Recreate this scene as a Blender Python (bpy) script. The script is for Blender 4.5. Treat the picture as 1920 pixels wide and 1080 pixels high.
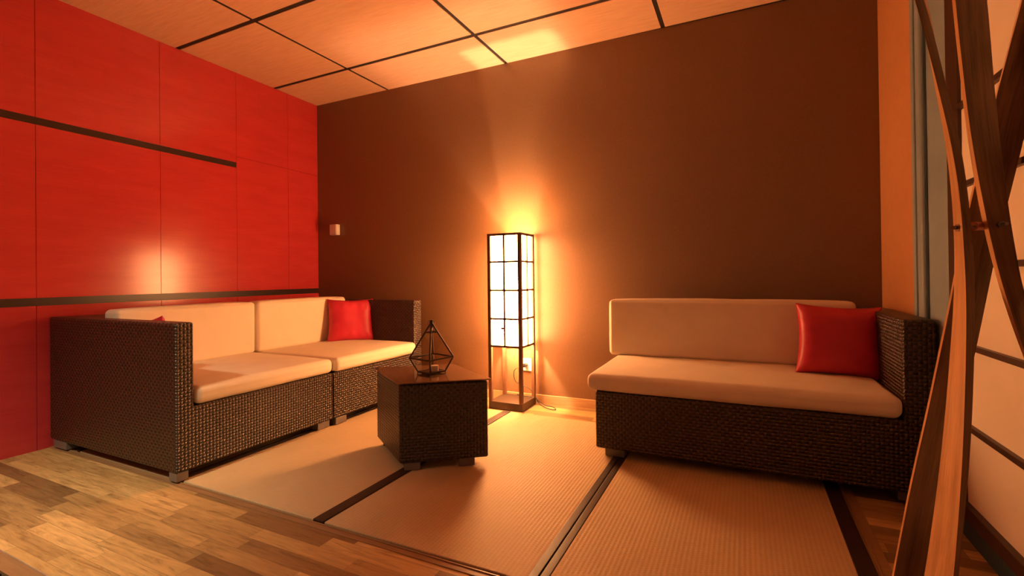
import bpy, bmesh, math, random
from mathutils import Vector, Matrix, noise
random.seed(4)
for o in list(bpy.data.objects): bpy.data.objects.remove(o)
S = bpy.context.scene
COL = S.collection

# ------------------------------------------------------------------ camera
CX, CY, FP = 1002.05, 513.36, 862.94
RR = Vector((0.91006, 0.41444, -0.01237)).normalized()
FF = Vector((-0.41437, 0.91009, 0.00576)).normalized()
RR = (RR - FF * RR.dot(FF)).normalized()
UU = RR.cross(FF)
CAM = Vector((3.588, -3.053, 0.92))
cd = bpy.data.cameras.new('camera'); cam = bpy.data.objects.new('camera', cd); COL.objects.link(cam)
cd.sensor_width = 36.0; cd.lens = FP / 1920 * 36; cd.shift_x = -(CX - 960) / 1920; cd.shift_y = (CY - 540) / 1920
cd.clip_start = 0.05
m3 = Matrix((RR, UU, -FF)).transposed()
cam.matrix_world = Matrix.Translation(CAM) @ m3.to_4x4()
S.camera = cam

# ------------------------------------------------------------------ world, lights, exposure
S.view_settings.view_transform = 'Standard'; S.view_settings.look = 'None'
S.view_settings.exposure = 0.0; S.view_settings.gamma = 1.0; S.view_settings.use_curve_mapping = False
W = bpy.data.worlds.new('world'); S.world = W; W.use_nodes = True
W.node_tree.nodes['Background'].inputs[0].default_value = (1.0, 0.62, 0.38, 1)
W.node_tree.nodes['Background'].inputs[1].default_value = 0.13

def light(name, kind, loc, energy, color, **k):
    d = bpy.data.lights.new(name, kind); d.energy = energy; d.color = color
    tgt = k.pop('target', None)
    for a, v in k.items(): setattr(d, a, v)
    o = bpy.data.objects.new(name, d); COL.objects.link(o); o.location = loc
    if tgt: o.rotation_euler = (Vector(tgt) - Vector(loc)).to_track_quat('-Z', 'Y').to_euler()
    return o
WARM = (1.0, 0.47, 0.17)
# ceiling downlights of the part of the room behind and left of the camera
light('downlight', 'SPOT', (1.30, -3.35, 2.48), 310, (1.0, 0.80, 0.50), spot_size=math.radians(76), spot_blend=1.0, shadow_soft_size=0.12, target=(1.0, -2.75, 0))
light('downlight', 'SPOT', (2.0, -3.9, 2.48), 8, (1.0, 0.70, 0.42), spot_size=math.radians(120), spot_blend=1.0, shadow_soft_size=0.15, target=(2.1, -2.0, 0.6))

# ------------------------------------------------------------------ materials
def new_mat(name):
    m = bpy.data.materials.new(name); m.use_nodes = True
    nt = m.node_tree; return m, nt, nt.nodes['Principled BSDF']
def node(nt, t, **k):
    n = nt.nodes.new(t)
    for a, v in k.items(): setattr(n, a, v)
    return n
def mth(nt, op, a, b=None, c=None):
    n = nt.nodes.new('ShaderNodeMath'); n.operation = op
    for i, v in enumerate((a, b, c)):
        if v is None: continue
        if isinstance(v, (int, float)): n.inputs[i].default_value = v
        else: nt.links.new(v, n.inputs[i])
    return n.outputs[0]
def ramp(nt, fac, stops):
    r = nt.nodes.new('ShaderNodeValToRGB'); nt.links.new(fac, r.inputs[0])
    e = r.color_ramp.elements
    while len(e) < len(stops): e.new(0.5)
    for el, (p, c) in zip(e, stops): el.position = p; el.color = (*c, 1)
    return r.outputs[0]
def coords(nt, scale=(1, 1, 1), kind='UV'):
    tc = node(nt, 'ShaderNodeTexCoord'); mp = node(nt, 'ShaderNodeMapping')
    mp.inputs['Scale'].default_value = scale
    nt.links.new(tc.outputs[kind], mp.inputs[0]); return mp.outputs[0]
def noise_tex(nt, vec, scale, detail=4, rough=0.5, dist=0.0):
    n = node(nt, 'ShaderNodeTexNoise'); n.inputs['Scale'].default_value = scale
    n.inputs['Detail'].default_value = detail; n.inputs['Roughness'].default_value = rough
    n.inputs['Distortion'].default_value = dist
    nt.links.new(vec, n.inputs['Vector']); return n.outputs['Fac']
def bump(nt, b, h, strength=0.3, dist=0.002):
    n = node(nt, 'ShaderNodeBump'); n.inputs['Strength'].default_value = strength; n.inputs['Distance'].default_value = dist
    nt.links.new(h, n.inputs['Height']); nt.links.new(n.outputs[0], b.inputs['Normal'])
def plain(name, col, rough=0.5, metal=0.0, spec=0.5, var=0.06, vs=30, bstr=0.0, kind='Object', coat=0.0):
    m, nt, b = new_mat(name)
    v = coords(nt, kind=kind); f = noise_tex(nt, v, vs, 5)
    c = ramp(nt, f, [(0.3, tuple(x * (1 - var) for x in col)), (0.7, tuple(min(1, x * (1 + var)) for x in col))])
    nt.links.new(c, b.inputs['Base Color'])
    b.inputs['Roughness'].default_value = rough; b.inputs['Metallic'].default_value = metal
    b.inputs['Specular IOR Level'].default_value = spec; b.inputs['Coat Weight'].default_value = coat
    if bstr: bump(nt, b, noise_tex(nt, v, vs * 8, 3), bstr, 0.001)
    return m
def wood(name, c1, c2, rough=0.4, along=0, scale=7, streak=14, bstr=0.08):
    m, nt, b = new_mat(name)
    sc = [streak, streak, streak]; sc[along] = 1.0
    v = coords(nt, tuple(sc)); f = noise_tex(nt, v, scale, 6, 0.6, 0.4)
    g = noise_tex(nt, coords(nt, tuple(x * 6 if x > 1 else 2 for x in sc)), scale, 3)
    mix = mth(nt, 'ADD', mth(nt, 'MULTIPLY', f, 0.7), mth(nt, 'MULTIPLY', g, 0.3))
    nt.links.new(ramp(nt, mix, [(0.32, c1), (0.68, c2)]), b.inputs['Base Color'])
    b.inputs['Roughness'].default_value = rough
    bump(nt, b, mix, bstr, 0.002)
    return m

def wicker_mat(name, c1, c2, cw, ch, rough=0.31, bs=1.0):
    m, nt, b = new_mat(name)
    v = coords(nt); sp = node(nt, 'ShaderNodeSeparateXYZ'); nt.links.new(v, sp.inputs[0])
    su = mth(nt, 'SINE', mth(nt, 'MULTIPLY', sp.outputs[0], math.pi / cw))
    sv = mth(nt, 'SINE', mth(nt, 'MULTIPLY', sp.outputs[1], math.pi / ch))
    w = mth(nt, 'MULTIPLY', mth(nt, 'MULTIPLY', su, sv), 0.55)
    hh = mth(nt, 'POWER', mth(nt, 'ABSOLUTE', sv), 0.45); hv = mth(nt, 'POWER', mth(nt, 'ABSOLUTE', su), 0.45)
    A = mth(nt, 'ADD', mth(nt, 'MULTIPLY', hh, 0.5), w); B_ = mth(nt, 'SUBTRACT', mth(nt, 'MULTIPLY', hv, 0.5), w)
    H = mth(nt, 'MAXIMUM', A, B_)
    n = noise_tex(nt, coords(nt, (60, 9, 1)), 3, 3)
    f = mth(nt, 'ADD', mth(nt, 'MULTIPLY', mth(nt, 'LESS_THAN', A, B_), 0.55), mth(nt, 'MULTIPLY', n, 0.45))
    nt.links.new(ramp(nt, f, [(0.2, c1), (0.8, c2)]), b.inputs['Base Color'])
    b.inputs['Roughness'].default_value = rough; b.inputs['Specular IOR Level'].default_value = 0.75
    bump(nt, b, H, bs, 0.006)
    return m

def floor_mat():
    m, nt, b = new_mat('parquet')
    v = coords(nt, kind='Object'); sp = node(nt, 'ShaderNodeSeparateXYZ'); nt.links.new(v, sp.inputs[0])
    x, y = sp.outputs[0], sp.outputs[1]
    yr = mth(nt, 'DIVIDE', y, 0.060); row = mth(nt, 'FLOOR', yr)
    wn = node(nt, 'ShaderNodeTexWhiteNoise', noise_dimensions='1D'); nt.links.new(row, wn.inputs['W'])
    xs = mth(nt, 'ADD', mth(nt, 'DIVIDE', x, 0.46), mth(nt, 'MULTIPLY', wn.outputs['Value'], 7.3)); colm = mth(nt, 'FLOOR', xs)
    cb = node(nt, 'ShaderNodeCombineXYZ'); nt.links.new(row, cb.inputs[0]); nt.links.new(colm, cb.inputs[1])
    w2 = node(nt, 'ShaderNodeTexWhiteNoise', noise_dimensions='2D'); nt.links.new(cb.outputs[0], w2.inputs['Vector'])
    r = w2.outputs['Value']
    # grain, offset per strip
    off = node(nt, 'ShaderNodeCombineXYZ'); nt.links.new(mth(nt, 'MULTIPLY', r, 31.0), off.inputs[2])
    sc = node(nt, 'ShaderNodeVectorMath', operation='MULTIPLY'); nt.links.new(v, sc.inputs[0]); sc.inputs[1].default_value = (1.6, 17, 1)
    ad = node(nt, 'ShaderNodeVectorMath', operation='ADD'); nt.links.new(sc.outputs[0], ad.inputs[0]); nt.links.new(off.outputs[0], ad.inputs[1])
    g = noise_tex(nt, ad.outputs[0], 3.0, 8, 0.65, 1.1)
    base = ramp(nt, r, [(0.0, (0.22, 0.125, 0.055)), (0.15, (0.30, 0.18, 0.08)), (0.30, (0.44, 0.275, 0.12)), (0.7, (0.56, 0.36, 0.155)), (1.0, (0.72, 0.48, 0.22))])
    gr = ramp(nt, g, [(0.30, (0.52, 0.45, 0.38)), (0.47, (0.88, 0.85, 0.80)), (0.72, (1.16, 1.13, 1.06))])
    mx = node(nt, 'ShaderNodeMix', data_type='RGBA', blend_type='MULTIPLY'); mx.inputs['Factor'].default_value = 1.0
    nt.links.new(base, mx.inputs['A']); nt.links.new(gr, mx.inputs['B'])
    fy = mth(nt, 'FRACT', yr); fx = mth(nt, 'FRACT', xs)
    e = mth(nt, 'MINIMUM', mth(nt, 'MULTIPLY', mth(nt, 'MINIMUM', fy, mth(nt, 'SUBTRACT', 1.0, fy)), 0.060),
            mth(nt, 'MULTIPLY', mth(nt, 'MINIMUM', fx, mth(nt, 'SUBTRACT', 1.0, fx)), 0.46))
    seam = mth(nt, 'LESS_THAN', e, 0.0007)
    mx2 = node(nt, 'ShaderNodeMix', data_type='RGBA'); nt.links.new(mth(nt, 'MULTIPLY', seam, 0.5), mx2.inputs['Factor'])
    nt.links.new(mx.outputs['Result'], mx2.inputs['A']); mx2.inputs['B'].default_value = (0.05, 0.025, 0.012, 1)
    nt.links.new(mx2.outputs['Result'], b.inputs['Base Color'])
    b.inputs['Roughness'].default_value = 0.42
    bump(nt, b, mth(nt, 'SUBTRACT', g, mth(nt, 'MULTIPLY', seam, 2.0)), 0.12, 0.001)
    return m

def tatami_mat():
    m, nt, b = new_mat('tatami_rush')
    v = coords(nt, kind='Object'); sp = node(nt, 'ShaderNodeSeparateXYZ'); nt.links.new(v, sp.inputs[0])
    sx = mth(nt, 'SINE', mth(nt, 'MULTIPLY', sp.outputs[0], 2 * math.pi / 0.0155))
    cell = mth(nt, 'FLOOR', mth(nt, 'DIVIDE', sp.outputs[0], 0.0155))
    sy = mth(nt, 'SINE', mth(nt, 'ADD', mth(nt, 'MULTIPLY', sp.outputs[1], 2 * math.pi / 0.0115), mth(nt, 'MULTIPLY', cell, math.pi)))
    fib = noise_tex(nt, coords(nt, (6, 140, 1), 'Object'), 4, 3)
    patch = noise_tex(nt, coords(nt, (1.5, 1.5, 1), 'Object'), 2, 4)
    h = mth(nt, 'ADD', mth(nt, 'ADD', sx, mth(nt, 'MULTIPLY', sy, 0.45)), mth(nt, 'MULTIPLY', fib, 0.5))
    f = mth(nt, 'ADD', mth(nt, 'ADD', mth(nt, 'MULTIPLY', fib, 0.45), mth(nt, 'MULTIPLY', patch, 0.35)), mth(nt, 'MULTIPLY', sx, 0.06))
    nt.links.new(ramp(nt, f, [(0.2, (0.50, 0.36, 0.20)), (0.6, (0.66, 0.49, 0.29))]), b.inputs['Base Color'])
    b.inputs['Roughness'].default_value = 0.62
    # worn creases where the rush has rucked up
    wv = noise_tex(nt, coords(nt, (3.0, 46, 1), 'Object'), 1.0, 2)
    px = mth(nt, 'SUBTRACT', sp.outputs[0], 2.56); py = mth(nt, 'ADD', sp.outputs[1], 0.78)
    d = mth(nt, 'SQRT', mth(nt, 'ADD', mth(nt, 'MULTIPLY', mth(nt, 'MULTIPLY', px, px), 16.0), mth(nt, 'MULTIPLY', mth(nt, 'MULTIPLY', py, py), 4.0)))
    msk = mth(nt, 'MAXIMUM', mth(nt, 'SUBTRACT', 1.0, d), 0.0)
    cr = mth(nt, 'MULTIPLY', mth(nt, 'MULTIPLY', mth(nt, 'GREATER_THAN', wv, 0.60), msk), 3.0)
    bump(nt, b, mth(nt, 'ADD', h, cr), 0.22, 0.0016)
    return m

M = {}
M['parquet'] = floor_mat()
M['tatami'] = tatami_mat()
M['border'] = plain('mat_border_cloth', (0.035, 0.018, 0.014), 0.45, var=0.15, vs=200, bstr=0.2)
M['wicker'] = wicker_mat('sofa_wicker', (0.010, 0.0045, 0.003), (0.062, 0.031, 0.017), 0.0155, 0.0145)
M['wicker_t'] = wicker_mat('table_wicker', (0.010, 0.005, 0.004), (0.048, 0.024, 0.016), 0.0155, 0.0145)
M['fabric'] = plain('cream_fabric', (0.80, 0.70, 0.56), 0.75, spec=0.3, var=0.03, vs=9, bstr=0.12)
M['pillow'] = plain('red_satin', (0.56, 0.024, 0.060), 0.42, var=0.08, vs=12, bstr=0.05)
M['foot'] = plain('brushed_aluminium', (0.20, 0.18, 0.17), 0.42, metal=0.35, var=0.05)
M['red'] = wood('red_lacquered_panel', (0.56, 0.042, 0.050), (0.64, 0.056, 0.062), 0.19, along=0, scale=3, streak=5, bstr=0.03)
M['strip'] = wood('dark_channel', (0.030, 0.012, 0.009), (0.050, 0.020, 0.014), 0.35, along=0)
M['brown'] = plain('brown_wallpaper', (0.200, 0.105, 0.052), 0.43, spec=0.65, var=0.05, vs=60, bstr=0.25)
M['orange'] = plain('ochre_wall_paint', (0.56, 0.26, 0.10), 0.7, var=0.03, vs=20, bstr=0.15)
M['ceil'] = wood('bamboo_ceiling_panel', (0.68, 0.42, 0.27), (0.84, 0.57, 0.40), 0.42, along=0, scale=5, streak=16, bstr=0.03)
M['void'] = plain('dark_ceiling_void', (0.022, 0.012, 0.008), 0.8)
M['skirt'] = wood('oak_skirting', (0.46, 0.28, 0.14), (0.60, 0.40, 0.22), 0.4, along=0)
M['rim'] = wood('oak_rim', (0.26, 0.14, 0.07), (0.36, 0.21, 0.10), 0.35, along=0)
M['grey'] = plain('grey_teal_paint', (0.25, 0.33, 0.38), 0.5, var=0.05, vs=14)
M['greyd'] = plain('dark_teal_paint', (0.045, 0.11, 0.15), 0.55, var=0.05, vs=14)
M['frame'] = wood('dark_shoji_frame', (0.035, 0.015, 0.009), (0.070, 0.030, 0.017), 0.4, along=1)
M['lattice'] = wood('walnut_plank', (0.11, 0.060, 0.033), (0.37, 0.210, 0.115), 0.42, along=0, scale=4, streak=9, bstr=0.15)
M['lattice_lit'] = wood('lamplit_plank_side', (0.50, 0.25, 0.10), (0.85, 0.50, 0.23), 0.32, along=0, scale=5, streak=7, bstr=0.06)  # plank sides in a lighter wood, lamplight painted into the colour
M['lamp_wood'] = plain('dark_lamp_frame', (0.13, 0.062, 0.032), 0.4, var=0.15, vs=40)
M['plastic'] = plain('white_plastic', (0.80, 0.78, 0.74), 0.4, var=0.02)
M['black'] = plain('black_rubber', (0.02, 0.018, 0.016), 0.4)
M['metal'] = plain('bronze_rod', (0.035, 0.016, 0.012), 0.5, metal=0.0, var=0.2, vs=60)
M['bolt'] = plain('steel_bolt', (0.30, 0.24, 0.20), 0.35, metal=0.9)
M['spacer'] = plain('copper_spacer', (0.50, 0.20, 0.13), 0.4, metal=0.3)
M['alu'] = plain('steel_floor_strip', (0.6, 0.52, 0.42), 0.35, metal=0.6)
M['candle'] = plain('tea_light_wax', (0.75, 0.68, 0.55), 0.5)
# glass over dark wicker
m, nt, b = new_mat('smoked_glass'); M['glass_top'] = m
b.inputs['Base Color'].default_value = (0.20, 0.11, 0.065, 1); b.inputs['Roughness'].default_value = 0.05
b.inputs['IOR'].default_value = 2.0; b.inputs['Specular IOR Level'].default_value = 0.9
bump(nt, b, noise_tex(nt, coords(nt, kind='Object'), 3, 1), 0.02, 0.001)
m, nt, b = new_mat('clear_glass'); M['glass'] = m
tr = node(nt, 'ShaderNodeBsdfTransparent'); tr.inputs[0].default_value = (0.95, 0.93, 0.90, 1)
gl = node(nt, 'ShaderNodeBsdfGlossy'); gl.inputs['Roughness'].default_value = 0.03
ms = node(nt, 'ShaderNodeMixShader'); ms.inputs[0].default_value = 0.06; nt.links.new(tr.outputs[0], ms.inputs[1]); nt.links.new(gl.outputs[0], ms.inputs[2])
nt.links.new(ms.outputs[0], nt.nodes['Material Output'].inputs[0])
# rice paper of the screen
m, nt, b = new_mat('screen_paper'); M['paper'] = m
f = noise_tex(nt, coords(nt, (1, 1, 1), 'Object'), 3, 5)
nt.links.new(ramp(nt, f, [(0.3, (0.80, 0.70, 0.57)), (0.7, (0.88, 0.80, 0.68))]), b.inputs['Base Color']); b.inputs['Roughness'].default_value = 0.85
# lit lamp paper
m, nt, b = new_mat('lamp_paper'); M['lamp_paper'] = m
f = noise_tex(nt, coords(nt, (1, 1, 1), 'Object'), 40, 4)
nt.links.new(ramp(nt, f, [(0.3, (0.86, 0.80, 0.70)), (0.7, (0.92, 0.88, 0.80))]), b.inputs['Base Color']); b.inputs['Roughness'].default_value = 0.9
b.inputs['Emission Color'].default_value = (1.0, 0.415, 0.145, 1); b.inputs['Emission Strength'].default_value = 62.0
m, nt, b = new_mat('bulb_glow'); M['bulb'] = m
f = noise_tex(nt, coords(nt, (1, 1, 1), 'Object'), 4, 1)
b.inputs['Base Color'].default_value = (0.9, 0.85, 0.75, 1)
b.inputs['Emission Color'].default_value = (1.0, 0.60, 0.32, 1); b.inputs['Emission Strength'].default_value = 3000.0

# ------------------------------------------------------------------ geometry helpers
class G:
    def __init__(s): s.bm = bmesh.new(); s.uv = s.bm.loops.layers.uv.new('UVMap')
    def face(s, vs, uvs=None, smooth=False):
        try: f = s.bm.faces.new(vs)
        except ValueError: return None
        f.smooth = smooth
        if uvs:
            for l, u in zip(f.loops, uvs): l[s.uv].uv = u
        else: s.autouv(f)
        return f
    def autouv(s, f):
        f.normal_update(); n = f.normal
        a = max(range(3), key=lambda i: abs(n[i]))
        if a == 2: t = Vector((1, 0, 0)); bvec = Vector((0, 1, 0))
        else:
            t = Vector((-n.y, n.x, 0)).normalized(); bvec = Vector((0, 0, 1))
        for l in f.loops: l[s.uv].uv = (l.vert.co.dot(t), l.vert.co.dot(bvec))
    def box(s, x0, x1, y0, y1, z0, z1, bev=0.0, seg=2, mtx=None):
        r = bmesh.ops.create_cube(s.bm, size=1.0); vs = r['verts']
        for v in vs: v.co = Vector(((x0 + x1) / 2 + v.co.x * (x1 - x0), (y0 + y1) / 2 + v.co.y * (y1 - y0), (z0 + z1) / 2 + v.co.z * (z1 - z0)))
        fs = {f for v in vs for f in v.link_faces}
        if bev > 0:
            es = {e for f in fs for e in f.edges}
            rr = bmesh.ops.bevel(s.bm, geom=list(es), offset=bev, segments=seg, affect='EDGES', profile=0.5)
            fs = set(rr['faces']) | {f for f in fs if f.is_valid}
            fs |= {f for v in rr['verts'] for f in v.link_faces}
            for f in fs: f.smooth = True
        vs = {v for f in fs for v in f.verts}
        if mtx:
            for f in fs: s.autouv(f)
            for v in vs: v.co = mtx @ v.co
        else:
            for f in fs: s.autouv(f)
        return s
    def tube(s, pts, r, n=8, cap=True):
        pts = [Vector(p) for p in pts]; rings = []
        for i, p in enumerate(pts):
            d = (pts[min(i + 1, len(pts) - 1)] - pts[max(i - 1, 0)]).normalized()
            a = d.cross(Vector((0, 0, 1)))
            if a.length < 1e-3: a = d.cross(Vector((1, 0, 0)))
            a.normalize(); c = d.cross(a)
            rings.append([s.bm.verts.new(p + (a * math.cos(2 * math.pi * k / n) + c * math.sin(2 * math.pi * k / n)) * r) for k in range(n)])
        for A, B_ in zip(rings, rings[1:]):
            for k in range(n): s.face([A[k], A[(k + 1) % n], B_[(k + 1) % n], B_[k]], smooth=True)
        if cap: s.face(rings[0][::-1]); s.face(rings[-1])
        return s
    def prism(s, poly, z0, z1, bev=0.0):
        lo = [s.bm.verts.new((x, y, z0)) for x, y in poly]; hi = [s.bm.verts.new((x, y, z1)) for x, y in poly]
        fs = [s.face(lo[::-1]), s.face(hi)]
        n = len(poly)
        for k in range(n): fs.append(s.face([lo[k], lo[(k + 1) % n], hi[(k + 1) % n], hi[k]]))
        if bev:
            es = {e for f in fs for e in f.edges}
            rr = bmesh.ops.bevel(s.bm, geom=list(es), offset=bev, segments=3, affect='EDGES', profile=0.5)
            for f in s.bm.faces: f.smooth = True; s.autouv(f)
        return s
    def profile(s, poly, a0, a1, axis, bev=0.01):
        mk = (lambda p, a: (a, p[0], p[1])) if axis == 0 else (lambda p, a: (p[0], a, p[1]))
        lo = [s.bm.verts.new(mk(p, a0)) for p in poly]; hi = [s.bm.verts.new(mk(p, a1)) for p in poly]
        fs = [s.face(lo[::-1]), s.face(hi)]; n = len(poly)
        for k in range(n): fs.append(s.face([lo[k], lo[(k + 1) % n], hi[(k + 1) % n], hi[k]]))
        bmesh.ops.recalc_face_normals(s.bm, faces=s.bm.faces)
        es = [e for e in s.bm.edges if e.is_convex]
        bmesh.ops.bevel(s.bm, geom=es, offset=bev, segments=3, affect='EDGES', profile=0.5)
        for f in s.bm.faces: f.smooth = True; s.autouv(f)
        return s
    def build(s, name, mat, parent=None, mw=None):
        bmesh.ops.recalc_face_normals(s.bm, faces=s.bm.faces)
        me = bpy.data.meshes.new(name); s.bm.to_mesh(me); s.bm.free(); me.materials.append(mat)
        o = bpy.data.objects.new(name, me); COL.objects.link(o)
        if parent: o.parent = parent
        if any(p.use_smooth for p in me.polygons):
            w = o.modifiers.new('wn', 'WEIGHTED_NORMAL'); w.keep_sharp = True
        return o
def empty(name, loc, label, cat, group=None, rz=0.0):
    o = bpy.data.objects.new(name, None); COL.objects.link(o); o.location = loc; o.rotation_euler = (0, 0, rz)
    o.empty_display_size = 0.1
    return tag(o, label, cat, group)
def tag(o, label, cat, group=None):
    o['label'] = label; o['category'] = cat
    if group: o['group'] = group
    return o
def struct(o): o['kind'] = 'structure'; return o
def sempty(name, loc=(0, 0, 0), rz=0.0):
    o = bpy.data.objects.new(name, None); COL.objects.link(o); o.location = loc; o.rotation_euler = (0, 0, rz); o['kind'] = 'structure'
    return o
def origin(o, p):   # move a mesh object's origin to p (parent space) without moving the mesh
    p = Vector(p); o.data.transform(Matrix.Translation(-p)); o.location = p; return o
def pix(u, v, d):   # a place in the room at depth d (metres) in front of the lens, measured off the photograph
    return CAM + (FF + RR * ((u - CX) / FP) - UU * ((v - CY) / FP)) * d

AR, BR = -0.0282, 0.0081     # the red wall and the back wall are not quite square to the mats
ZC = 2.53

# ------------------------------------------------------------------ setting
# wood floor with a sunken bay for the mats
MX0, MX1, MY0, MY1 = 0.28, 3.945, -1.812, -0.285
g = G()
for (x0, x1, y0, y1) in ((-0.15, 8.0, -2.372, MY0), (-0.15, 8.0, MY1, 0.2), (-0.15, MX0, MY0, MY1), (MX1, 8.0, MY0, MY1)):
    g.box(x0, x1, y0, y1, -0.05, 0.0)
g.box(MX0, MX1, MY0, MY1, -0.08, -0.03)
g.box(1.62, 8.0, -8.0, -2.421, -0.05, 0.0)
g.box(-0.15, 1.62, -8.0, -2.62, -0.05, 0.0)
struct(g.build('floor', M['parquet']))
struct(G().box(-0.15, 8.0, -2.3745, -2.3715, -0.05, 0.0015).build('trim_1', M['alu']))
struct(G().box(-0.15, 8.0, -2.421, -2.3745, -0.05, 0.0005).build('trim_2', M['rim']))
# rims round the mats
struct(G().box(0.0, 3.99, MY0 - 0.03, MY0, -0.02, 0.003, 0.001).box(0.0, 3.99, MY0 - 0.009, MY0 - 0.003, -0.02, 0.006, 0.001).build('trim_3', M['rim']))
struct(G().box(MX1, MX1 + 0.045, MY0, -0.02, -0.02, 0.003, 0.001).box(MX1 + 0.006, MX1 + 0.014, MY0, -0.02, -0.02, 0.008, 0.002).build('trim_4', M['rim']))

# floor grille at the near left corner
gr = empty('floor_grille', (1.0, -2.52, 0), 'dark metal floor grille sunk in the wood floor at the near left corner', 'grille')
g = G()
for k in range(60): x = -0.98 + k * 0.0265; g.box(x, x + 0.008, -0.095, 0.095, -0.02, -0.002)
for k in range(9): y = -0.088 + k * 0.022; g.box(-0.99, 0.60, y - 0.002, y + 0.002, -0.02, -0.003)
g.build('grate', M['black'], gr)
g = G(); g.box(-0.995, 0.61, -0.099, 0.098, -0.05, -0.03); g.build('tray', M['void'], gr)

# red wall: panels with fine joints, two dark channels
def wallframe(rz): return sempty('x', (0, 0, 0), rz)
rw = sempty('wall_left', (0, 0, 0), -AR)    # local -y runs toward the camera
g = G(); g.box(-0.12, -0.018, -8.0, 0.15, 0, ZC); g.build('backing', M['strip'], rw)
ys = [0.0, -0.312, -0.765, -1.285, -1.888, -2.49, -3.09, -3.69, -4.3, -5.0, -5.7, -6.4, -7.1, -8.0]
J = 0.0010
for a, b_ in zip(ys, ys[1:]):
    rows = [(0.0, 0.791), (0.836, 1.875), (1.8772, ZC)] if a > -0.7 else [(0.0, 0.791), (0.836, 1.790), (1.832, ZC)]
    for z0, z1 in rows:
        g = G(); g.box(-0.018, 0.0, b_ + J, a - J if a < 0 else 0.0, z0, z1, 0.0006, 1); g.build('wall_panel', M['red'], rw)
g = G(); g.box(-0.018, -0.006, -8.0, 0.0, 0.791, 0.836); g.build('channel', M['strip'], rw)
g = G(); g.box(-0.018, -0.006, -8.0, -0.765, 1.790, 1.832); g.build('channel', M['strip'], rw)

# back wall
bw = sempty('wall_back', (0, 0, 0), BR)
g = G(); g.box(-0.12, 4.33, 0.0, 0.12, 0, ZC); g.build('wall_surface', M['brown'], bw)
bb = sempty('baseboard_back', (0, 0, 0), BR)
g = G(); g.box(0.02, 4.27, -0.012, -0.0002, 0.0, 0.060, 0.002); g.build('board', M['skirt'], bb)

# right wall: ochre return, grey moulded jamb, paper screen
XR = 4.275
wr = sempty('wall_right', (0, 0, 0))
g = G(); g.box(XR, XR + 0.12, -0.56, 0.03, 0, ZC); g.build('wall_surface', M['orange'], wr)
g = G(); g.box(XR, XR + 0.12, -3.4, -0.905, 0, 0.087); g.build('screen_plinth', M['greyd'], wr)
g = G(); g.box(XR, XR + 0.12, -3.4, -0.905, 2.37, ZC); g.build('lintel', M['orange'], wr)
tr_ = sempty('trim_5', (0, 0, 0))
g = G()
g.box(XR - 0.004, XR + 0.1, -0.905, -0.562, 0, ZC)
g.box(XR - 0.022, XR, -0.60, -0.565, 0, ZC, 0.006)
g.box(XR - 0.026, XR, -0.695, -0.63, 0, ZC, 0.014, 4)
g.box(XR - 0.008, XR, -0.903, -0.725, 0, ZC, 0.003)
g.build('moulding', M['grey'], tr_)
for i, (ya, yb) in enumerate(((-0.905, -1.91), (-1.91, -2.915))):
    w = sempty('window_%d' % (i + 1), (0, 0, 0))
    g = G()
    g.box(XR - 0.010, XR + 0.02, ya - 0.10, ya, 0.087, 2.37, 0.003)
    g.box(XR - 0.010, XR + 0.02, yb, yb + 0.09, 0.087, 2.37, 0.003)
    g.box(XR - 0.022, XR + 0.02, yb + 0.09, ya - 0.10, 0.087, 0.133, 0.002)
    g.box(XR - 0.022, XR + 0.02, yb + 0.09, ya - 0.10, 2.31, 2.37, 0.002)
    g.build('window_frame', M['frame'], w)
    for k in range(1, 8):
        z = 0.125 + 0.2715 * k
        G().box(XR - 0.016, XR + 0.002, yb + 0.09, ya - 0.10, z - 0.009, z + 0.009, 0.001).build('glazing_bar', M['frame'], w)
    G().box(XR, XR + 0.004, yb + 0.088, ya - 0.098, 0.13, 2.312).build('paper_pane', M['paper'], w)
struct(G().box(XR, XR + 0.12, -3.4, -2.915, 0.087, 2.37).build('wall_right_end', M['orange'])) if False else None
g = G(); g.box(XR, XR + 0.12, -3.4, -2.917, 0.087, 2.37); g.build('wall_end', M['orange'], wr)

# ceiling: dark void with floating bamboo panels
ce = sempty('ceiling', (0, 0, 0))
g = G(); g.box(-0.15, 8.0, -8.0, 0.2, ZC + 0.05, ZC + 0.10); g.build('ceiling_void', M['void'], ce)
xs = [0.0, 0.835, 1.975, 3.130, 4.275, 5.42, 6.56, 7.7]
yl = [0.02, -0.43, -1.172, -1.914, -2.656, -3.398, -4.14, -4.88, -5.62, -6.36, -7.1]
for i, (a, b_) in enumerate(zip(xs, xs[1:])):
    for j, (c, d) in enumerate(zip(yl, yl[1:])):
        ga = 0.013
        x0 = a + (ga if i else -0.0); x1 = b_ - ga; y1 = c - (ga + 0.002 if j else 0); y0 = d + ga + 0.002
        if i == 0: x0 = 0.0
        G().box(x0, x1, y0, y1, ZC, ZC + 0.022, 0.0015, 1).build('ceiling_panel', M['ceil'], ce)

for x in xs[1:-1]: G().box(x - 0.022, x + 0.022, -7.1, 0.02, ZC + 0.005, ZC + 0.03).build('ceiling_batten', M['void'], ce)
for y in yl[1:]: G().box(0.0, 7.7, y - 0.022, y + 0.022, ZC + 0.0055, ZC + 0.031).build('ceiling_batten', M['void'], ce)
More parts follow.
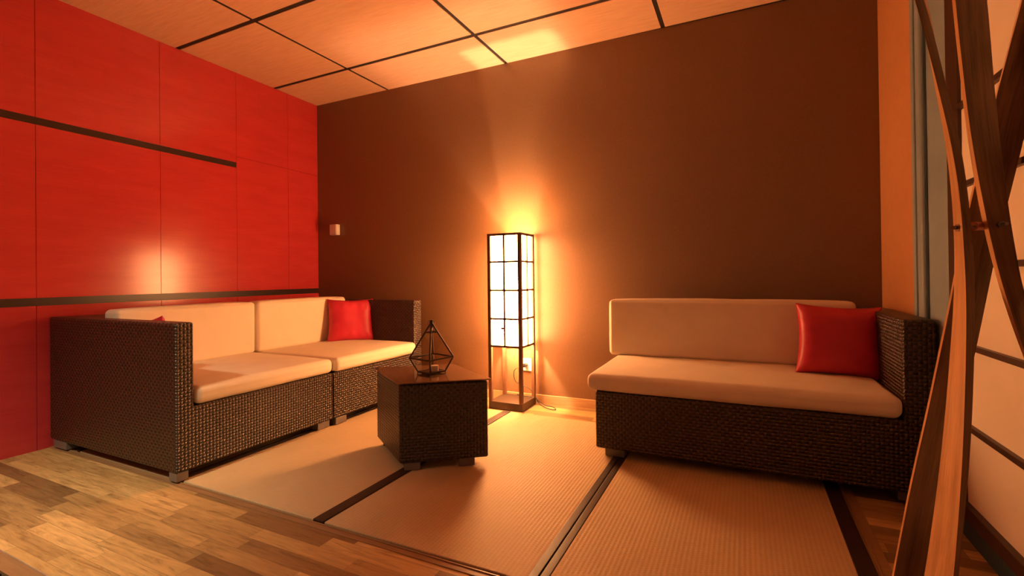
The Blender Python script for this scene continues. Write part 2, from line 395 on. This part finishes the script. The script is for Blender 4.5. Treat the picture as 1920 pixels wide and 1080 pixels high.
# ------------------------------------------------------------------ mats
def mat_(x0, x1, bl, br_, label):
    e = empty('tatami_mat', ((x0 + x1) / 2, (MY0 + MY1) / 2, -0.03), label, 'mat', 'tatami mats let into the floor')
    cx, cy = (x0 + x1) / 2, (MY0 + MY1) / 2
    hx, hy = (x1 - x0) / 2, (MY1 - MY0) / 2
    g = G(); g.box(-hx + 0.001, hx - 0.001, -hy + 0.004, hy - 0.002, 0.0, 0.038, 0.004, 2)
    g.build('rush_surface', M['tatami'], e)
    for w, s in ((bl, -1), (br_, 1)):
        if w:
            a, b_ = (s * hx, s * (hx - w)) if s < 0 else (hx - w, hx)
            g = G(); g.box(min(a, b_) + 0.0004, max(a, b_) - 0.0004, -hy + 0.002, hy - 0.001, 0.001, 0.0405, 0.003, 2)
            g.build('cloth_border', M['border'], e)
mat_(0.285, 1.205, 0.03, 0.03, 'tatami mat almost hidden beneath the long left wicker sofa')
mat_(1.206, 2.139, 0.03, 0.056, 'tatami mat between the left sofa and the pentagonal table')
mat_(2.140, 3.008, 0, 0.032, 'middle tatami mat under the table, rush rucked near the lamp')
mat_(3.010, 3.943, 0.030, 0.056, 'tatami mat running out from under the right sofa beside the wood strip')

# ------------------------------------------------------------------ cushions and pillows
def grid_pos(n, edge):   # -1..1, dense near the ends
    inner = [(-1 + edge) + (2 - 2 * edge) * i / n for i in range(n + 1)]
    e = [-1 + edge * (1 - math.cos(math.pi / 2 * k / 5)) for k in range(5)]
    return e + inner + [-v for v in reversed(e)]
def cushion(g, c, size, r, puff=0.012, seed=0):
    c = Vector(c); h = Vector(size) / 2; cache = {}
    ax = [[v * h[a] for v in grid_pos(14, min(0.9, r / h[a]))] for a in range(3)]
    def P(p):
        k = tuple(round(t, 5) for t in p)
        if k in cache: return cache[k]
        q = Vector([max(-(h[a] - r), min(h[a] - r, p[a])) for a in range(3)])
        d = Vector(p) - q
        out = q + d.normalized() * r if d.length > 1e-6 else Vector(p)
        for a in range(3):
            if abs(p[a]) >= h[a] - 1e-6:
                b1, b2 = (a + 1) % 3, (a + 2) % 3
                out[a] += math.copysign(puff * (1 - (p[b1] / h[b1]) ** 4) * (1 - (p[b2] / h[b2]) ** 4), p[a]) * (1.0 if h[a] < 0.2 else 0.5)
        nz = noise.noise(out * 5 + Vector((seed, 0, 0))) * 0.003
        out += d.normalized() * nz if d.length > 1e-6 else Vector((0, 0, 0))
        cache[k] = g.bm.verts.new(c + out); return cache[k]
    for a in range(3):
        b1, b2 = (a + 1) % 3, (a + 2) % 3
        for s in (-1, 1):
            for i in range(len(ax[b1]) - 1):
                for j in range(len(ax[b2]) - 1):
                    vs = []
                    for ii, jj in ((i, j), (i + 1, j), (i + 1, j + 1), (i, j + 1)):
                        p = [0, 0, 0]; p[a] = s * h[a]; p[b1] = ax[b1][ii]; p[b2] = ax[b2][jj]; vs.append(P(p))
                    g.face(vs if s > 0 else vs[::-1], smooth=True)
    return g
def pillow(name, loc, rot, w, h, t, label, seed=1):
    g = G(); n = 34; top, bot = {}, {}
    for i in range(n + 1):
        for j in range(n + 1):
            a, b_ = -1 + 2 * i / n, -1 + 2 * j / n
            k = 1.0
            x = a * (1 - 0.10 * (1 - b_ * b_) * abs(a) ** 2); y = b_ * (1 - 0.10 * (1 - a * a) * abs(b_) ** 2)
            th = max(0.0, (1 - a ** 4) * (1 - b_ ** 4)) ** 0.62
            # small gathers radiating from the seams
            edge = max(abs(a), abs(b_)); s_ = a if abs(b_) > abs(a) else b_
            wr_ = 0.10 * math.sin(s_ * 17 + seed) * max(0, edge - 0.45) * (1 - edge) * 4
            nz = 0.10 * noise.noise(Vector((a * 1.7 + seed, b_ * 1.7, 0)))
            z = t / 2 * (th * (1 + nz) + wr_ * th ** 0.3)
            border = i in (0, n) or j in (0, n)
            v = g.bm.verts.new((x * w / 2, y * h / 2, z + (0 if not border else 0))); top[i, j] = v
            bot[i, j] = v if border else g.bm.verts.new((x * w / 2, y * h / 2, -t / 2 * th))
    for i in range(n):
        for j in range(n):
            g.face([top[i, j], top[i + 1, j], top[i + 1, j + 1], top[i, j + 1]], smooth=True)
            g.face([bot[i, j], bot[i, j + 1], bot[i + 1, j + 1], bot[i + 1, j]], smooth=True)
    o = g.build(name, M['pillow']); o.rotation_euler = rot; o.location = loc
    sm = o.modifiers.new('sub', 'SUBSURF'); sm.levels = 1; sm.render_levels = 1
    return tag(o, label, 'cushion', 'red cushions on the sofas')

# ------------------------------------------------------------------ sofas
def feet(e, pts):
    for (x, y, dx, dy) in pts: G().box(x, x + dx, y, y + dy, 0.0, 0.042, 0.003).build('foot', M['foot'], e)
ZF = 0.0105   # feet stand on the mats, whose top is at about 1 cm
SBT, SCT = 0.328, 0.416
# left sofa, near module
L1 = empty('sofa_module', (0.068, -1.842, 0), 'dark wicker sofa unit nearest the camera on the left, closed arm panel, cream cushions', 'sofa', 'wicker sofa units')
def LP(g, *a, **k):
    x0, x1, y0, y1, z0, z1 = a[:6]; return g.box(x0 - LO[0], x1 - LO[0], y0 - LO[1], y1 - LO[1], z0, z1, *a[6:], **k)
LO = (0.068, -1.842)
G().profile([(0, 0.042), (0.867, 0.042), (0.867, SBT), (0.077, SBT), (0.077, 0.718), (0, 0.718)], 0.0, 1.194, 0).build('base_and_arm', M['wicker'], L1)
LP(G(), 0.068, 0.43, -1.765, -0.975, SBT, 0.715, 0.01).build('back', M['wicker'], L1)
cushion(G(), (0.845 - LO[0], -1.368 - LO[1], (SBT + SCT) / 2 + 0.002), (0.85, 0.785, 0.086), 0.030, 0.006, 1).build('seat_cushion', M['fabric'], L1)
cushion(G(), (0.50 - LO[0], -1.372 - LO[1], 0.585), (0.125, 0.765, 0.345), 0.022, 0.008, 2).build('back_cushion', M['fabric'], L1)
feet(L1, [(0.03, 0.004, 0.14, 0.06), (1.125, 0.006, 0.06, 0.05), (1.125, 0.765, 0.055, 0.085), (0.03, 0.78, 0.06, 0.06)])
# left sofa, far module, turned a touch
LO = (0.068, -0.958)
L2 = empty('sofa_module', (0.068, -0.958, 0), 'dark wicker sofa unit in the corner by the brown wall, cream cushions', 'sofa', 'wicker sofa units', rz=-0.012)
G().profile([(0, 0.042), (0.850, 0.042), (0.850, 0.736), (0.768, 0.736), (0.768, SBT), (0, SBT)], 0.0, 1.194, 0).build('base_and_arm', M['wicker'], L2)
LP(G(), 0.068, 0.43, -0.958, -0.190, SBT, 0.715, 0.01).build('back', M['wicker'], L2)
cushion(G(), (0.86 - LO[0], -0.574 - LO[1], (SBT + SCT) / 2 + 0.002), (0.85, 0.762, 0.086), 0.030, 0.006, 3).build('seat_cushion', M['fabric'], L2)
cushion(G(), (0.50 - LO[0], -0.590 - LO[1], 0.587), (0.125, 0.76, 0.345), 0.022, 0.008, 4).build('back_cushion', M['fabric'], L2)
feet(L2, [(0.03, 0.01, 0.06, 0.06), (1.14, 0.015, 0.055, 0.085), (1.14, 0.75, 0.055, 0.085), (0.03, 0.76, 0.06, 0.06)])
# right sofa
LO = (2.895, -0.812)
R1 = empty('sofa_module', (2.895, -0.812, 0), 'dark wicker sofa against the brown wall right of the lamp, arm at its right end', 'sofa', 'wicker sofa units')
G().profile([(0, 0.042), (1.363, 0.042), (1.363, 0.724), (1.255, 0.724), (1.255, SBT), (0, SBT)], 0.0, 0.792, 1, 0.012).build('base_and_arm', M['wicker'], R1)
LP(G(), 2.895, 4.150, -0.13, -0.02, SBT, 0.725, 0.01).build('back', M['wicker'], R1)
cushion(G(), (3.50 - LO[0], -0.485 - LO[1], (SBT + SCT) / 2 + 0.002), (1.292, 0.69, 0.086), 0.032, 0.006, 5).build('seat_cushion', M['fabric'], R1)
cushion(G(), (3.462 - LO[0], -0.195 - LO[1], 0.588), (1.285, 0.12, 0.342), 0.022, 0.008, 6).build('back_cushion', M['fabric'], R1)
feet(R1, [(0.04, 0.03, 0.10, 0.055), (1.24, 0.03, 0.10, 0.055), (0.04, 0.70, 0.10, 0.055), (1.24, 0.70, 0.10, 0.055)])
for e in (L1, L2, R1): e.location.z = ZF

pi = math.pi
pillow('throw_pillow', (0.715, -0.305, 0.588), (pi / 2 - 0.20, 0.02, pi / 4 + 0.12), 0.36, 0.355, 0.12, 'bright red square cushion in the far corner of the left sofa by the dark arm', 1)
pillow('throw_pillow', (4.0, -0.40, 0.590), (pi / 2 - 0.22, 0.05, 0.06), 0.375, 0.36, 0.14, 'dark red square cushion leaning in the corner of the right sofa', 2.3)
pillow('throw_pillow', (0.745, -1.680, 0.592), (pi / 2 - 0.12, 0.15, pi), 0.30, 0.27, 0.08, 'red cushion mostly hidden behind the near arm of the left sofa, only its tip showing', 4.1)

# ------------------------------------------------------------------ table
TC = (2.095, -1.113)
T = empty('coffee_table', (TC[0], TC[1], ZF), 'low slanted four-sided dark wicker table with smoked glass top and metal feet', 'table')
TQ = [Vector((2.106, -1.362)), Vector((2.467, -1.112)), Vector((2.085, -0.862)), Vector((1.722, -1.108))]
def quad(inset):
    c = Vector(TC); out = []
    for k in range(4):
        p, a_, b_ = TQ[k], (TQ[(k + 1) % 4] - TQ[k]).normalized(), (TQ[k - 1] - TQ[k]).normalized()
        q = p + (a_ + b_) * (inset / abs(a_.cross(b_))); out.append((q.x - c.x, q.y - c.y))
    return out
G().prism(quad(0.010), 0.036, 0.408, 0.010).build('body', M['wicker_t'], T)
G().prism(quad(0.0), 0.412, 0.418, 0.001).build('glass_top', M['glass_top'], T)
qi = [Vector(p).to_3d() for p in quad(0.034)]
for k in range(4):
    p0, p1 = [(qi[0], qi[1]), (qi[1], qi[0]), (qi[2], qi[3]), (qi[3], qi[2])][k]; dr = (p1 - p0).normalized()
    c = p0 + dr * (0.04 if k in (0, 3) else 0.07)
    mm = Matrix.Translation(c) @ Matrix.Rotation(math.atan2(dr.y, dr.x), 4, 'Z')
    G().box(-0.038, 0.038, -0.018, 0.018, 0.0, 0.037, 0.003, 2, mtx=mm).build('foot', M['foot'], T)

# ------------------------------------------------------------------ lantern on the table
LZ = ZF + 0.418
ln = empty('geometric_lantern', (2.116, -1.113, LZ), 'dark metal diamond-shaped lantern with glass sides standing on the table', 'lantern')
th0 = math.atan2(RR.y, RR.x) + 0.14
def ringp(r, z, k, n=4): a = th0 + 2 * pi * k / n; return Vector((r * math.cos(a), r * math.sin(a), z))
bR, mR, tR = 0.069, 0.110, 0.033
zb, zm, zt, za = 0.010, 0.082, 0.212, 0.262
g = G()
for k in range(4):
    g.tube([ringp(bR, zb, k), ringp(mR, zm, k)], 0.0042, 6); g.tube([ringp(mR, zm, k), Vector((0, 0, za))], 0.0046, 6)
    g.tube([ringp(bR, zb, k), ringp(bR, zb, k + 1)], 0.0040, 6); g.tube([ringp(mR, zm, k), ringp(mR, zm, k + 1)], 0.0042, 6)
    q = (za - zt) / (za - zm); g.tube([ringp(mR * q, zt, k), ringp(mR * q, zt, k + 1)], 0.0042, 6)
    g.tube([ringp(bR, zb, k), ringp(bR, 0.0, k)], 0.003, 6)
g.build('metal_frame', M['metal'], ln)
g = G()
for k in range(4):
    A, B_ = ringp(bR, zb, k), ringp(bR, zb, k + 1); C_, D = ringp(mR, zm, k + 1), ringp(mR, zm, k)
    g.face([g.bm.verts.new(v) for v in (A, B_, C_, D)])
    if k != 2:
        q = (za - zt) / (za - zm); E_, F_ = ringp(mR * q, zt, k + 1), ringp(mR * q, zt, k)
        g.face([g.bm.verts.new(v) for v in (D, C_, E_, F_)])
o = g.build('glass_pane', M['glass'], ln); sd = o.modifiers.new('s', 'SOLIDIFY'); sd.thickness = 0.0015
g = G(); g.prism([ringp(bR * 0.97, 0, k).to_2d()[:] for k in range(4)], zb - 0.001, zb + 0.001); g.build('floor_plate', M['metal'], ln)
g = G(); n = 20
g.tube([Vector((0, 0, za - 0.03)), Vector((0, 0, za + 0.002)), Vector((0, 0, za + 0.012))], 0.009, 10); g.build('finial', M['metal'], ln)
g = G(); g.tube([Vector((RR.x * 0.017 * math.cos(t), RR.y * 0.017 * math.cos(t), za - 0.004 + 0.015 * math.sin(t))) for t in [2 * pi * k / 24 for k in range(25)]], 0.0014, 6); g.build('carry_ring', M['metal'], ln)

cdl = G().tube([Vector((0, 0, 0)), Vector((0, 0, 0.028))], 0.019, 20).build('tea_light', M['candle'])
cdl.location = (2.116 + 0.012, -1.113 + 0.01, LZ + zb + 0.0012); tag(cdl, 'small pale candle inside the dark metal lantern', 'candle')

# ------------------------------------------------------------------ floor lamp
LX, LY = 2.078, -0.135
lamp = empty('floor_lamp', (LX, LY, 0), 'tall square paper floor lamp with dark wooden grid frame, switched on, against the brown wall', 'lamp')
hx, hy = 0.1305, 0.1135
pt = 0.012
M['lamp_base'] = plain('dark_lamp_base', (0.045, 0.026, 0.017), 0.4, var=0.15, vs=40)
G().box(-hx, hx, -hy, hy, 0.0, 0.052, 0.002).build('base', M['lamp_base'], lamp)
for sx in (-1, 1):
    for sy in (-1, 1):
        cx, cy = sx * (hx - pt), sy * (hy - pt)
        G().box(cx - pt, cx + pt, cy - pt, cy + pt, 0.052, 1.222, 0.0015).build('post', M['lamp_wood'], lamp)
z0s, z1s = 0.430, 1.222
g = G()
for z, hgt in ((z0s + 0.007, 0.014), (z1s - 0.008, 0.016), (z0s + 0.198, 0.013), (z0s + 0.396, 0.013), (z0s + 0.594, 0.013)):
    for s in (-1, 1):
        g.box(-hx + 2 * pt, hx - 2 * pt, s * (hy - 0.007) - 0.005, s * (hy - 0.007) + 0.005, z - hgt / 2, z + hgt / 2)
        g.box(s * (hx - 0.007) - 0.005, s * (hx - 0.007) + 0.005, -hy + 2 * pt, hy - 2 * pt, z - hgt / 2, z + hgt / 2)
for s in (-1, 1):
    g.box(-0.0065, 0.0065, s * (hy - 0.007) - 0.005, s * (hy - 0.007) + 0.005, z0s, z1s)
    g.box(s * (hx - 0.007) - 0.005, s * (hx - 0.007) + 0.005, -0.0065, 0.0065, z0s, z1s)
g.build('shade_grid', M['lamp_wood'], lamp)
g = G(); q = 0.016
for s in (-1, 1):
    g.box(-hx + q, hx - q, s * (hy - q) - 0.001, s * (hy - q) + 0.001, z0s + 0.004, z1s - 0.004)
    g.box(s * (hx - q) - 0.001, s * (hx - q) + 0.001, -hy + q + 0.002, hy - q - 0.002, z0s + 0.004, z1s - 0.004)
g.build('paper_shade', M['lamp_paper'], lamp)
g = G(); g.box(-hx + 0.02, hx - 0.02, -0.006, 0.006, 0.55, 0.56); g.box(0.080, 0.090, -0.005, 0.005, 0.55, 0.98); g.box(0.045, 0.09, -0.005, 0.005, 0.975, 0.985); g.box(-0.020, -0.010, -0.075, 0.0, 0.55, 0.56); g.box(-0.020, -0.010, -0.075, -0.065, 0.55, 0.58)
g.tube([Vector((-0.015, -0.07, 0.555)), Vector((-0.015, -0.07, 0.568))], 0.036, 20)  # disc added below the lower bulb to block its light from the base
g.build('bulb_holder_shield', M['lamp_wood'], lamp)
M['bulb_lower'] = M['bulb'].copy(); M['bulb_lower'].name = 'bulb_glow_lower'
bn = M['bulb_lower'].node_tree.nodes['Principled BSDF']; bn.inputs['Emission Color'].default_value = (1.0, 0.58, 0.28, 1); bn.inputs['Emission Strength'].default_value = 11000.0
for z, bx, by in ((0.60, -0.015, -0.070), (1.00, 0.055, 0.0)):
    g = G(); bmesh.ops.create_uvsphere(g.bm, u_segments=16, v_segments=10, radius=0.024)
    for f in g.bm.faces: f.smooth = True
    o = g.build('bulb', M['bulb_lower' if z < 0.8 else 'bulb'], lamp); o.location = (bx, by, z)

# ------------------------------------------------------------------ small wall things
sn = empty('wall_sensor', (0.235, -0.002, 1.362), 'small cream square box fixed to the brown wall near the red wall', 'sensor')
G().box(-0.043, 0.043, -0.040, 0.0, -0.048, 0.048, 0.004).build('housing', M['plastic'], sn)
G().box(-0.036, 0.036, -0.0425, -0.0395, -0.041, 0.041, 0.001).build('front_cover', M['plastic'], sn)
ou = empty('wall_outlet', (2.122, 0.015, 0.272), 'white wall outlet behind the lamp posts with a black plug in it', 'outlet')
G().box(-0.045, 0.045, -0.012, 0.0, -0.045, 0.045, 0.003).build('cover_plate', M['plastic'], ou)
G().tube([Vector((0, -0.0125, 0)), Vector((0, -0.0135, 0))], 0.022, 20).build('socket', M['plastic'], ou)
cord = empty('power_cord', (2.10, -0.03, 0.272), 'thin dark power cord looping from the outlet down to the floor beside the lamp', 'cord')
ctrl = [(2.118, -0.03, 0.272), (2.09, -0.06, 0.262), (2.05, -0.05, 0.235), (2.035, -0.03, 0.19), (2.05, -0.03, 0.15), (2.10, -0.02, 0.125), (2.15, -0.015, 0.105), (2.19, -0.012 - 0.01, 0.07), (2.235, -0.045, 0.030), (2.29, -0.05, 0.008), (2.36, -0.07, 0.005), (2.40, -0.12, 0.005), (2.365, -0.125, 0.005), (2.30, -0.09, 0.006), (2.245, -0.07, 0.03), (2.232, -0.075, 0.055), (2.20, -0.08, 0.062), (2.12, -0.06, 0.058), (2.06, -0.03, 0.057)]
def spline(P, n=8):
    P = [Vector(p) for p in P]; out = []
    for i in range(len(P) - 1):
        a, b_, c, d = P[max(i - 1, 0)], P[i], P[i + 1], P[min(i + 2, len(P) - 1)]
        for k in range(n):
            t = k / n; out.append(0.5 * ((2 * b_) + (c - a) * t + (2 * a - 5 * b_ + 4 * c - d) * t * t + (3 * b_ - a - 3 * c + d) * t ** 3))
    return out + [P[-1]]
off = Vector((2.10, -0.03, 0.272))
G().tube([p - off for p in spline(ctrl)], 0.0028, 6).build('cable', M['black'], cord)
G().tube([Vector((2.122, 0.0005, 0.272)) - off, Vector((2.120, -0.032, 0.272)) - off], 0.015, 12).build('plug', M['black'], cord)

# ------------------------------------------------------------------ wooden lattice in the right foreground
def plank(rows, label, nm='lattice_plank'):
    """rows: (P1, P2, P3) corner points of a four-sided section; P4 closes it."""
    g = G(); rings = []; L = 0; prev = None; us = []
    for (a, b_, c) in rows:
        d = a + c - b_
        cen = (a + c) / 2
        if prev is not None: L += (cen - prev).length
        prev = cen; us.append(L)
        rings.append([g.bm.verts.new(p) for p in (a, b_, c, d)])
    for i in range(len(rings) - 1):
        A, B_ = rings[i], rings[i + 1]
        wv = 0
        for k in range(4):
            wid = (A[k].co - A[(k + 1) % 4].co).length
            g.face([A[k], A[(k + 1) % 4], B_[(k + 1) % 4], B_[k]],
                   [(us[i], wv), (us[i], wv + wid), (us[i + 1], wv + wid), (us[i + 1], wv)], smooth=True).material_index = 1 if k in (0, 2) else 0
            wv += wid
    g.face(rings[0][::-1]); g.face(rings[-1])
    es = [e for e in g.bm.edges if len(e.link_faces) == 2 and e.calc_face_angle(0) > 0.6]
    for e in es: e.smooth = False
    o = g.build(nm, M['lattice']); o.data.materials.append(M['lattice_lit'])
    bv = o.modifiers.new('b', 'BEVEL'); bv.width = 0.002; bv.segments = 2; bv.limit_method = 'ANGLE'; bv.angle_limit = 0.8
    o.modifiers.move(len(o.modifiers) - 1, 0)
    base = min((p for r in rows[-1:] for p in r), key=lambda p: p.z)
    origin(o, (base.x, base.y, base.z))
    return tag(o, label, 'plank', 'crossed planks of the wooden lattice')
def interp(tab, v):
    if v <= tab[0][0]: a, b_ = tab[0], tab[1]
    elif v >= tab[-1][0]: a, b_ = tab[-2], tab[-1]
    else:
        for a, b_ in zip(tab, tab[1:]):
            if a[0] <= v <= b_[0]: break
    t = (v - a[0]) / (b_[0] - a[0]); return [x + (y - x) * t for x, y in zip(a[1:], b_[1:])]
def smooth_tab(tab, vs):
    raw = [interp(tab, v) for v in vs]
    for _ in range(3):
        raw = [raw[0]] + [[(a + 2 * b_ + c) / 4 for a, b_, c in zip(*t)] for t in zip(raw, raw[1:], raw[2:])] + [raw[-1]]
    return raw
VS = [-180 + 35 * i for i in range(41)]
# walnut planks run from the floor to above the frame
def make_plank(tab, depths, label):
    rows = []
    for v, r in zip(VS, smooth_tab(tab, VS)):
        rows.append(tuple(pix(u, v, d) for u, d in zip(r, depths)))
    zmin = 0.0
    rows = [r for r in rows if min(p.z for p in r) > 0.014]
    # land on the floor
    a, b_ = rows[-2], rows[-1]
    ext = []
    for p, q in zip(a, b_):
        t = (0.0112 - q.z) / (q.z - p.z) if q.z != p.z else 0
        ext.append(q + (q - p) * t)
    if ext[0].z < rows[-1][0].z - 0.002: rows.append(tuple(ext))
    # carry on up to the ceiling
    a, b_ = rows[1], rows[0]
    n = max(1, int((ZC - 0.003 - b_[0].z) / 0.1)); step = [(q - p) for p, q in zip(a, b_)]
    top = []
    for k in range(1, n + 1):
        z = b_[0].z + (ZC - 0.003 - b_[0].z) * k / n
        top.append(tuple(q + s * ((z - q.z) / s.z) for q, s in zip(b_, step)))
    rows = top[::-1] + rows
    return plank(rows, label)
A_tab = [(-180, 1672, 1659, 1676), (0, 1723, 1716, 1733), (55, 1735, 1731, 1750), (120, 1744, 1747, 1764), (185, 1757, 1764, 1781), (272, 1774, 1785, 1802), (350, 1783, 1798, 1814), (426, 1789, 1805, 1822),
         (540, 1790, 1812, 1829), (640, 1783, 1812, 1828), (790, 1771, 1808, 1823), (908, 1758, 1802, 1815), (1050, 1738, 1791, 1801), (1080, 1733, 1789, 1799), (1300, 1690, 1760, 1768)]
make_plank(A_tab, (1.10, 1.02, 1.025), 'bowed wooden plank nearest the sofa, its bright orange side facing the lamp')
B_tab = [(-180, 1960, 1963, 2033), (0, 1914, 1917, 1988), (185, 1865, 1867, 1938), (350, 1824, 1828, 1898), (388, 1814, 1818, 1887), (503, 1790, 1793, 1861), (540, 1785, 1789, 1854), (657, 1760, 1764, 1830), (760, 1739, 1743, 1806),
         (828, 1723, 1727, 1790), (908, 1705, 1709, 1772), (1050, 1678, 1681, 1744), (1080, 1672, 1676, 1738), (1300, 1630, 1634, 1696)]
make_plank(B_tab, (1.215, 1.19, 1.20), 'long dark wooden plank crossing behind the others from upper right to lower left')
C_tab = [(-180, 1770, 1776, 1830), (0, 1784, 1791, 1852), (185, 1804, 1811, 1867), (272, 1815, 1823, 1877), (380, 1833, 1843, 1890), (426, 1843, 1853, 1897), (500, 1861, 1869, 1910), (540, 1872, 1880, 1917), (660, 1915, 1921, 1952), (780, 1960, 1966, 1992), (1080, 2075, 2081, 2100), (1300, 2150, 2156, 2175)]
make_plank(C_tab, (1.12, 1.095, 1.11), 'broad dark wooden plank crossing in front at the right edge of the view')
# bolt through the crossing
bo = empty('lattice_bolt', tuple(pix(1822, 425, 1.09)), 'long steel bolt with copper spacer joining the crossed planks', 'bolt')
bl = Vector(bo.location)
p0, p1 = pix(1788, 427, 1.045), pix(1850, 424, 1.135)
G().tube([p0 - bl, p1 - bl], 0.0045, 10).build('rod', M['bolt'], bo)
G().tube([pix(1795, 427, 1.045) - bl, pix(1802, 427, 1.046) - bl], 0.009, 6).build('nut', M['bolt'], bo)
G().tube([pix(1824, 424, 1.10) - bl, pix(1846, 424, 1.150) - bl], 0.0105, 14).build('spacer', M['spacer'], bo)
b2 = empty('bolt_head', tuple(pix(1873, 421, 1.095)), 'small steel bolt head on the face of the broad dark plank', 'bolt')
bl = Vector(b2.location)
G().tube([Vector((0, 0, 0)), pix(1888, 419, 1.06) - bl], 0.004, 10).build('shank', M['bolt'], b2)
G().tube([pix(1875, 421, 1.09) - bl, pix(1879, 420, 1.08) - bl], 0.008, 6).build('nut', M['bolt'], b2)
